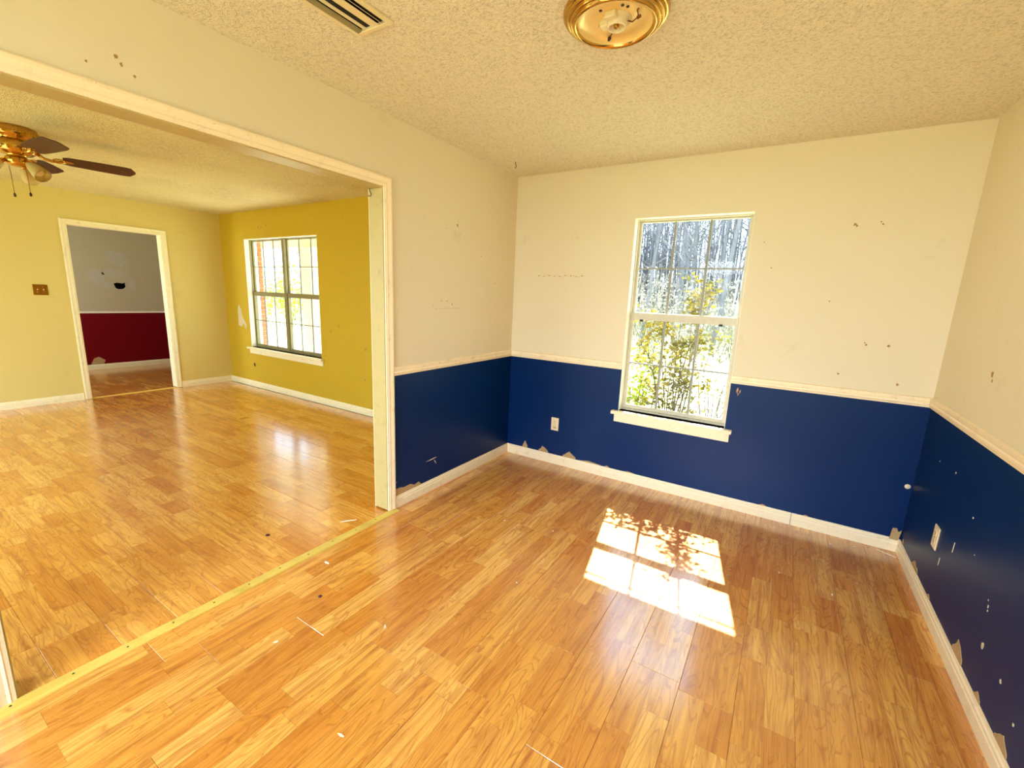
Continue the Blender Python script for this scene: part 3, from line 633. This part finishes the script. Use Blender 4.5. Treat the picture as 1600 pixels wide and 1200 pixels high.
# ------------------------------------------------------------------ litter on the floor
def chip(x, y, sx, sy, rz, seed, mat=M_chip, label=None, name='paint_chip'):
    o = MB().prism(blob(sx, sy, 9, .45, seed), (0, 0, 0), (1, 0, 0), (0, .97, .12), (0, -.0002, .0018)).build(name, mat, None, (x, y, .0012+sy*.12)); o.rotation_euler = (0, 0, rz)
    return tag(o, label or 'small white paint chip on the dining room floor', 'paint chip', 'loose paint chips on the dining floor')
for i, (x, y, s) in enumerate(((.172, -2.072, .016), (.481, -2.528, .011), (.781, -2.214, .010), (1.037, -2.628, .013), (.70, -1.12, .007), (1.02, -1.05, .007), (1.20, -.56, .007), (2.488, -.756, .009), (2.52, -.15, .010), (2.646, -.098, .012), (2.25, -.70, .007), (1.10, -1.62, .008))):
    chip(x, y, s, s*.4, i*1.1, i+20, label={0: 'white paint chip on the dining floor close to the yellow strip', 3: 'white paint chip nearest the bottom edge of the photo on the dining floor'}.get(i))
s1 = MB().prism([(-.05, 0), (.05, .003), (.052, .007), (-.05, .005)], (0, 0, 0), (1, 0, 0), (0, 1, 0), (0, 0, .004)).build('wood_splinter', M_trim, None, (2.80, -.075, .0006)); s1.rotation_euler = (0, 0, -.5)
tag(s1, 'thin pale wood splinter on the floor at the right corner', 'splinter')
s2 = MB().prism([(-.05, 0), (.045, .004), (.05, .009), (-.01, .012), (-.048, .006)], (0, 0, 0), (1, 0, 0), (0, 1, 0), (0, 0, .003)).build('wood_splinter', M_chip, None, (-.10, -1.72, .0006)); s2.rotation_euler = (0, 0, .9)
tag(s2, 'pale curl of paper on the living room floor beside the yellow strip', 'splinter')
d1 = tag(MB().lathe([(.0001, .006), (.008, .004), (.010, 0)], 9, (0, 0, 0)).build('dirt_crumb', M_fw, None, (.378, -2.253, .0005)), 'dark brown crumb on the dining floor near the yellow strip', 'crumb')
d2 = tag(MB().lathe([(.0001, .005), (.010, .003), (.013, 0)], 7, (0, 0, 0)).build('dirt_crumb', M_fw, None, (-.345, -2.10, .0012)), 'dark brown crumb on the living room floor by the warped boards', 'crumb')

# ------------------------------------------------------------------ outside: yard, porch, shrubs, woods
def groundmat():
    t = NT('dry_grass'); g = t.n('ShaderNodeNewGeometry').outputs['Position']
    a = t.noise(g, 1.2, 5, .6); b_ = t.noise(g, 14, 4, .7)
    c = t.mix(a, lin(184, 180, 152), lin(150, 168, 100)); c = t.mix(t.ramp(b_, [(.45, (0, 0, 0)), (.7, (.7, .7, .7))]), c, lin(206, 198, 170))
    return t.P(Base_Color=c, Roughness=.95, Specular_IOR_Level=.1)
GZ = -.32
b = MB(); b.box(-60, 60, TB+.0, 90, GZ-.3, GZ).box(-60, 60, -60, TB, GZ-.3, GZ)
tag(b.build('ground', groundmat()), 'pale sunlit grass of the yard outside the windows', 'ground', kind='structure')
b = MB(); b.box(-.4, W+.6, TB, .61, H-.02, H+.06).box(-.4, W+.6, .585, .61, H-.09, H-.02)
tag(b.build('eave', M_out), 'white roof eave above the dining window outside', 'eave', kind='structure')
# porch in front of the living room
b = MB(); b.box(-9, -.4, TB, 2.15, H+.02, H+.12); tag(b.build('porch_ceiling', M_out), 'pale porch ceiling outside the living room window', 'porch ceiling', kind='structure')
tag(MB().box(-9, -.4, 1.86, 2.0, H-.22, H+.02).build('porch_beam', M_out), 'pale beam along the front edge of the porch', 'beam', kind='structure')
tag(MB().box(-9, -.4, TB, 2.1, GZ, -.12).build('porch_floor', plain('concrete', lin(205, 198, 180), .9)), 'concrete porch floor outside the living room window', 'porch floor', kind='structure')
pc_ = empty('porch_column', (-5.85, 1.93, -.12)); tag(pc_, 'square white porch column outside the living room window', 'column')
MB().bevbox(-.15, .15, -.10, .10, .1, H-.24+.12-.1, .008).build('shaft', M_out, pc_); MB().bevbox(-.18, .18, -.13, .13, 0, .1, .01).build('base', M_out, pc_); MB().bevbox(-.18, .18, -.13, .13, H-.24+.02, H-.22+.12, .01).build('capital', M_out, pc_)
# brick return at the left of the living room window
bw = tag(MB().box(-X2-TI, -4.822, TB, .455, GZ, H+.02).build('wall_brick_return', plain('mortar', lin(226, 214, 196), .95)), 'brick return wall just outside the left edge of the living room window', 'wall', kind='structure')
M_brick = plain('red_brick', lin(196, 138, 104), .9, 0, .3, .25, 12)
bx_ = MB().bevbox(0, .010, 0, .0, 0, 0, .0) if False else None
bm_full = MB().box(-.006, .012, 0, .125, 0, .057).mesh('brick'); bm_full.materials.append(M_brick)
bm_half = MB().box(-.006, .012, 0, .055, 0, .057).mesh('brick'); bm_half.materials.append(M_brick)
for r_ in range(40):
    z = -.10+r_*.0665; yy = TB+.006 if r_ % 2 else TB+.006
    seq = [bm_full, bm_full] if r_ % 2 else [bm_half, bm_full, bm_half]
    for me in seq:
        if z+.057 < H: link('brick', me, bw, (-4.822, yy, z))
        yy += (.125 if me is bm_full else .055)+.012
# front faces of that return
for r_ in range(40):
    z = -.10+r_*.0665; xx = -4.83-(.10 if r_ % 2 else .0)
    for q in range(2):
        if z+.057 < H: link('brick', bm_full, bw, (xx-q*.137, .455, z), (0, 0, math.pi/2))

def leafmat(name, c1, c2, tr=.45):
    t = NT(name); g = t.n('ShaderNodeNewGeometry'); n = t.noise(g.outputs['Position'], 9, 2)
    c = t.mix(n, c1, c2)
    d = t.n('ShaderNodeBsdfDiffuse', i_0=c); tl = t.n('ShaderNodeBsdfTranslucent', i_0=c); m = t.n('ShaderNodeMixShader', i_0=tr)
    t.set(m.inputs[1], d); t.set(m.inputs[2], tl); t.t.links.new(m.outputs[0], t.out.inputs[0]); return t.m
M_leaf = leafmat('leaf_green', lin(120, 152, 44), lin(176, 184, 60)); M_leafd = leafmat('leaf_dark', lin(82, 104, 40), lin(170, 140, 60), .3)
M_leafp = leafmat('leaf_pale', lin(138, 152, 146), lin(170, 150, 120)); M_bark = plain('bark', lin(126, 124, 130), .95, 0, .1, .25, 8); M_twig = plain('twig', lin(120, 104, 84), .9)
def leaf(b, p, s, r):
    a = Vector((r.uniform(-1, 1), r.uniform(-1, 1), r.uniform(-.6, .6))).normalized(); c = a.cross(Vector((r.uniform(-1, 1), r.uniform(-1, 1), r.uniform(-1, 1)))).normalized()
    n = a.cross(c)*s*.12
    p = Vector(p); b.add([p, p+a*s*.5+c*s*.28+n, p+a*s, p+a*s*.5-c*s*.28+n], [(0, 1, 2), (0, 2, 3)])
def shrub(name, loc, h, spread, nst, nlf, ls, mat, label, cat='shrub', group=None, seed=1, mats=None, top=1.0):
    r = random.Random(seed); e = empty(name, loc); tag(e, label, cat, group)
    st = MB(); fo = MB()
    for k in range(nst):
        a = r.uniform(0, 2*math.pi); sp = spread*r.uniform(.3, 1); hh = h*r.uniform(.65, 1)
        pts = [Vector((.04*math.cos(a), .04*math.sin(a), 0))]
        for q in range(1, 6):
            f = q/5; pts.append(Vector((sp*math.cos(a)*f**1.3+r.uniform(-.03, .03), sp*math.sin(a)*f**1.3*.6+r.uniform(-.03, .03), hh*f)))
        st.tube(pts, [.010, .008, .007, .005, .004, .002], 5)
        for q in range(2, 6):
            for w in range(2):
                d = Vector((r.uniform(-1, 1), r.uniform(-.6, .6), r.uniform(-.1, .8)))*.16*h/1.6
                st.tube([pts[q], pts[q]+d*.6, pts[q]+d+Vector((0, 0, .02))], [.004, .003, .0015], 4)
                for m_ in range(max(1, nlf//(nst*8))): leaf(fo, pts[q]+d*r.uniform(.3, 1.1)+Vector((r.gauss(0, .03), r.gauss(0, .03), r.gauss(0, .03))), ls*r.uniform(.6, 1.2), r)
    st.build('stems', M_twig, e); tag(fo.build('foliage', mat, e), kind='stuff'); return e
shrub('leafy_shrub', (.98, .74, GZ), 1.50, .46, 11, 800, .06, M_leaf, 'yellow green leafy shrub at the lower left of the dining window', 'shrub', None, 3)
shrub('leafy_shrub', (1.36, .44, GZ), 1.92, .30, 13, 1900, .05, M_leafd, 'tall dark green shrub rising behind the middle of the lower panes', 'shrub', None, 8)
shrub('leafy_shrub', (1.62, .90, GZ), 1.55, .34, 9, 330, .045, M_leafp, 'pale thin shrub behind the right of the lower panes', 'shrub', None, 5)

def tree(loc, h, r0, seed, name='bare_tree', label='bare winter tree in the woods behind the yard', group='bare trees in the woods'):
    r = random.Random(seed); b = MB()
    lean = Vector((r.uniform(-.06, .06), r.uniform(-.06, .06), 0)); n = 7
    pts = [Vector((0, 0, 0))+lean*h*(i/n)+Vector((r.uniform(-.05, .05), r.uniform(-.05, .05), 0))*(i > 0)+Vector((0, 0, h*i/n)) for i in range(n+1)]
    b.tube(pts, [r0*(1-.85*i/n) for i in range(n+1)], 7)
    def br(p, d, l, rad, lev):
        q = [p]; dd = d
        for i in range(3):
            dd = (dd+Vector((r.uniform(-.25, .25), r.uniform(-.25, .25), r.uniform(-.05, .3)))).normalized(); q.append(q[-1]+dd*l/3)
        b.tube(q, [rad, rad*.75, rad*.5, rad*.25], 4)
        if lev:
            for i in range(4): br(q[r.choice((1, 2, 3))], (dd+Vector((r.uniform(-1, 1), r.uniform(-1, 1), r.uniform(-.3, .6)))).normalized(), l*.55, rad*.5, lev-1)
    for k in range(11):
        f = r.uniform(.18, .98); p = pts[0].lerp(pts[-1], f); a = r.uniform(0, 2*math.pi)
        br(p, Vector((math.cos(a), math.sin(a), r.uniform(.2, .9))).normalized(), h*.28*(1.15-f), r0*.4*(1.1-f), 2)
    o = b.build(name, M_bark, None, loc); tag(o, label, 'tree', group); return o
# prototypes, then copies that share mesh data
rt = random.Random(4)
protos = [tree((-5.6, 19, GZ), 13, .22, 1), tree((-3.0, 15, GZ), 10, .09, 2), tree((-7.5, 22, GZ), 13, .16, 3), tree((-1.2, 17, GZ), 11, .10, 5)]
spots = [(-5.6, 19), (-3.0, 15), (-7.5, 22), (-1.2, 17)]
for (n_, f) in ((13, lambda: (lambda y: (rt.uniform(-.55*(y+3)-1.5, .12*(y+3)+2.5), y))(rt.uniform(13, 30))), (5, lambda: (lambda y: (rt.uniform(-2.4*(y+3), -1.2*(y+3)), y))(rt.uniform(9, 18)))):
    k = 0; tries = 0
    while k < n_ and tries < 4000:
        tries += 1; x, y = f()
        if min((x-a)**2+(y-c)**2 for a, c in spots) < 2.6**2: continue
        spots.append((x, y)); k += 1
        o = protos[len(spots) % 4].copy(); C.objects.link(o); o.location = (x, y, GZ); o.rotation_euler = (0, 0, rt.uniform(0, 6.28)); q = rt.uniform(.7, 1.1); o.scale = (q, q, q)
b = MB()
for k in range(1000):
    y = rt.uniform(30, 48); x = rt.uniform(-1.1*y, .5*y); h = rt.uniform(6, 15); lean = rt.uniform(-.12, .12)
    b.tube([(x, y, GZ), (x+lean*h*.5+rt.uniform(-.1, .1), y, h*.5), (x+lean*h, y, h)], [rt.uniform(.05, .16), .06, .015], 5)
    for m_ in range(7):
        f = rt.uniform(.25, .95); p = Vector((x+lean*h*f, y, h*f)); d = Vector((rt.uniform(-1, 1), rt.uniform(-.4, .4), rt.uniform(.2, 1)))*h*.14
        b.tube([p, p+d*.6, p+d+Vector((0, 0, .2))], [.04, .025, .008], 3)
tag(b.build('distant_woods', M_bark), 'hazy wall of thin bare trunks far behind the yard', 'woods', kind='stuff')
# undergrowth along the wood edge
def thicket(name, x0, x1, y0, y1, n, hmax, mat, label, seed, ls):
    r = random.Random(seed); b = MB()
    for k in range(n):
        p = Vector((r.uniform(x0, x1), r.uniform(y0, y1), GZ)); h = hmax*r.uniform(.3, 1)
        d = Vector((r.uniform(-.5, .5), r.uniform(-.3, .3), 1)); q = p+d*h
        b.tube([p, p.lerp(q, .5)+Vector((r.uniform(-.2, .2), 0, 0)), q], [.014, .009, .004], 3)
        for m_ in range(6): leaf(b, p.lerp(q, r.uniform(.2, 1))+Vector((r.gauss(0, .25), r.gauss(0, .25), r.gauss(0, .1))), ls*r.uniform(.5, 1.2), r)
    return tag(b.build(name, mat), label, 'undergrowth', kind='stuff')
thicket('undergrowth', -14, 6, 11.5, 24, 1500, 3.2, M_leafp, 'pale tangled undergrowth at the edge of the woods', 3, .16)
thicket('brush_tangle', -60, -16, 6, 20, 1500, 3.4, M_leaf, 'green brush beyond the porch lawn', 4, .24)
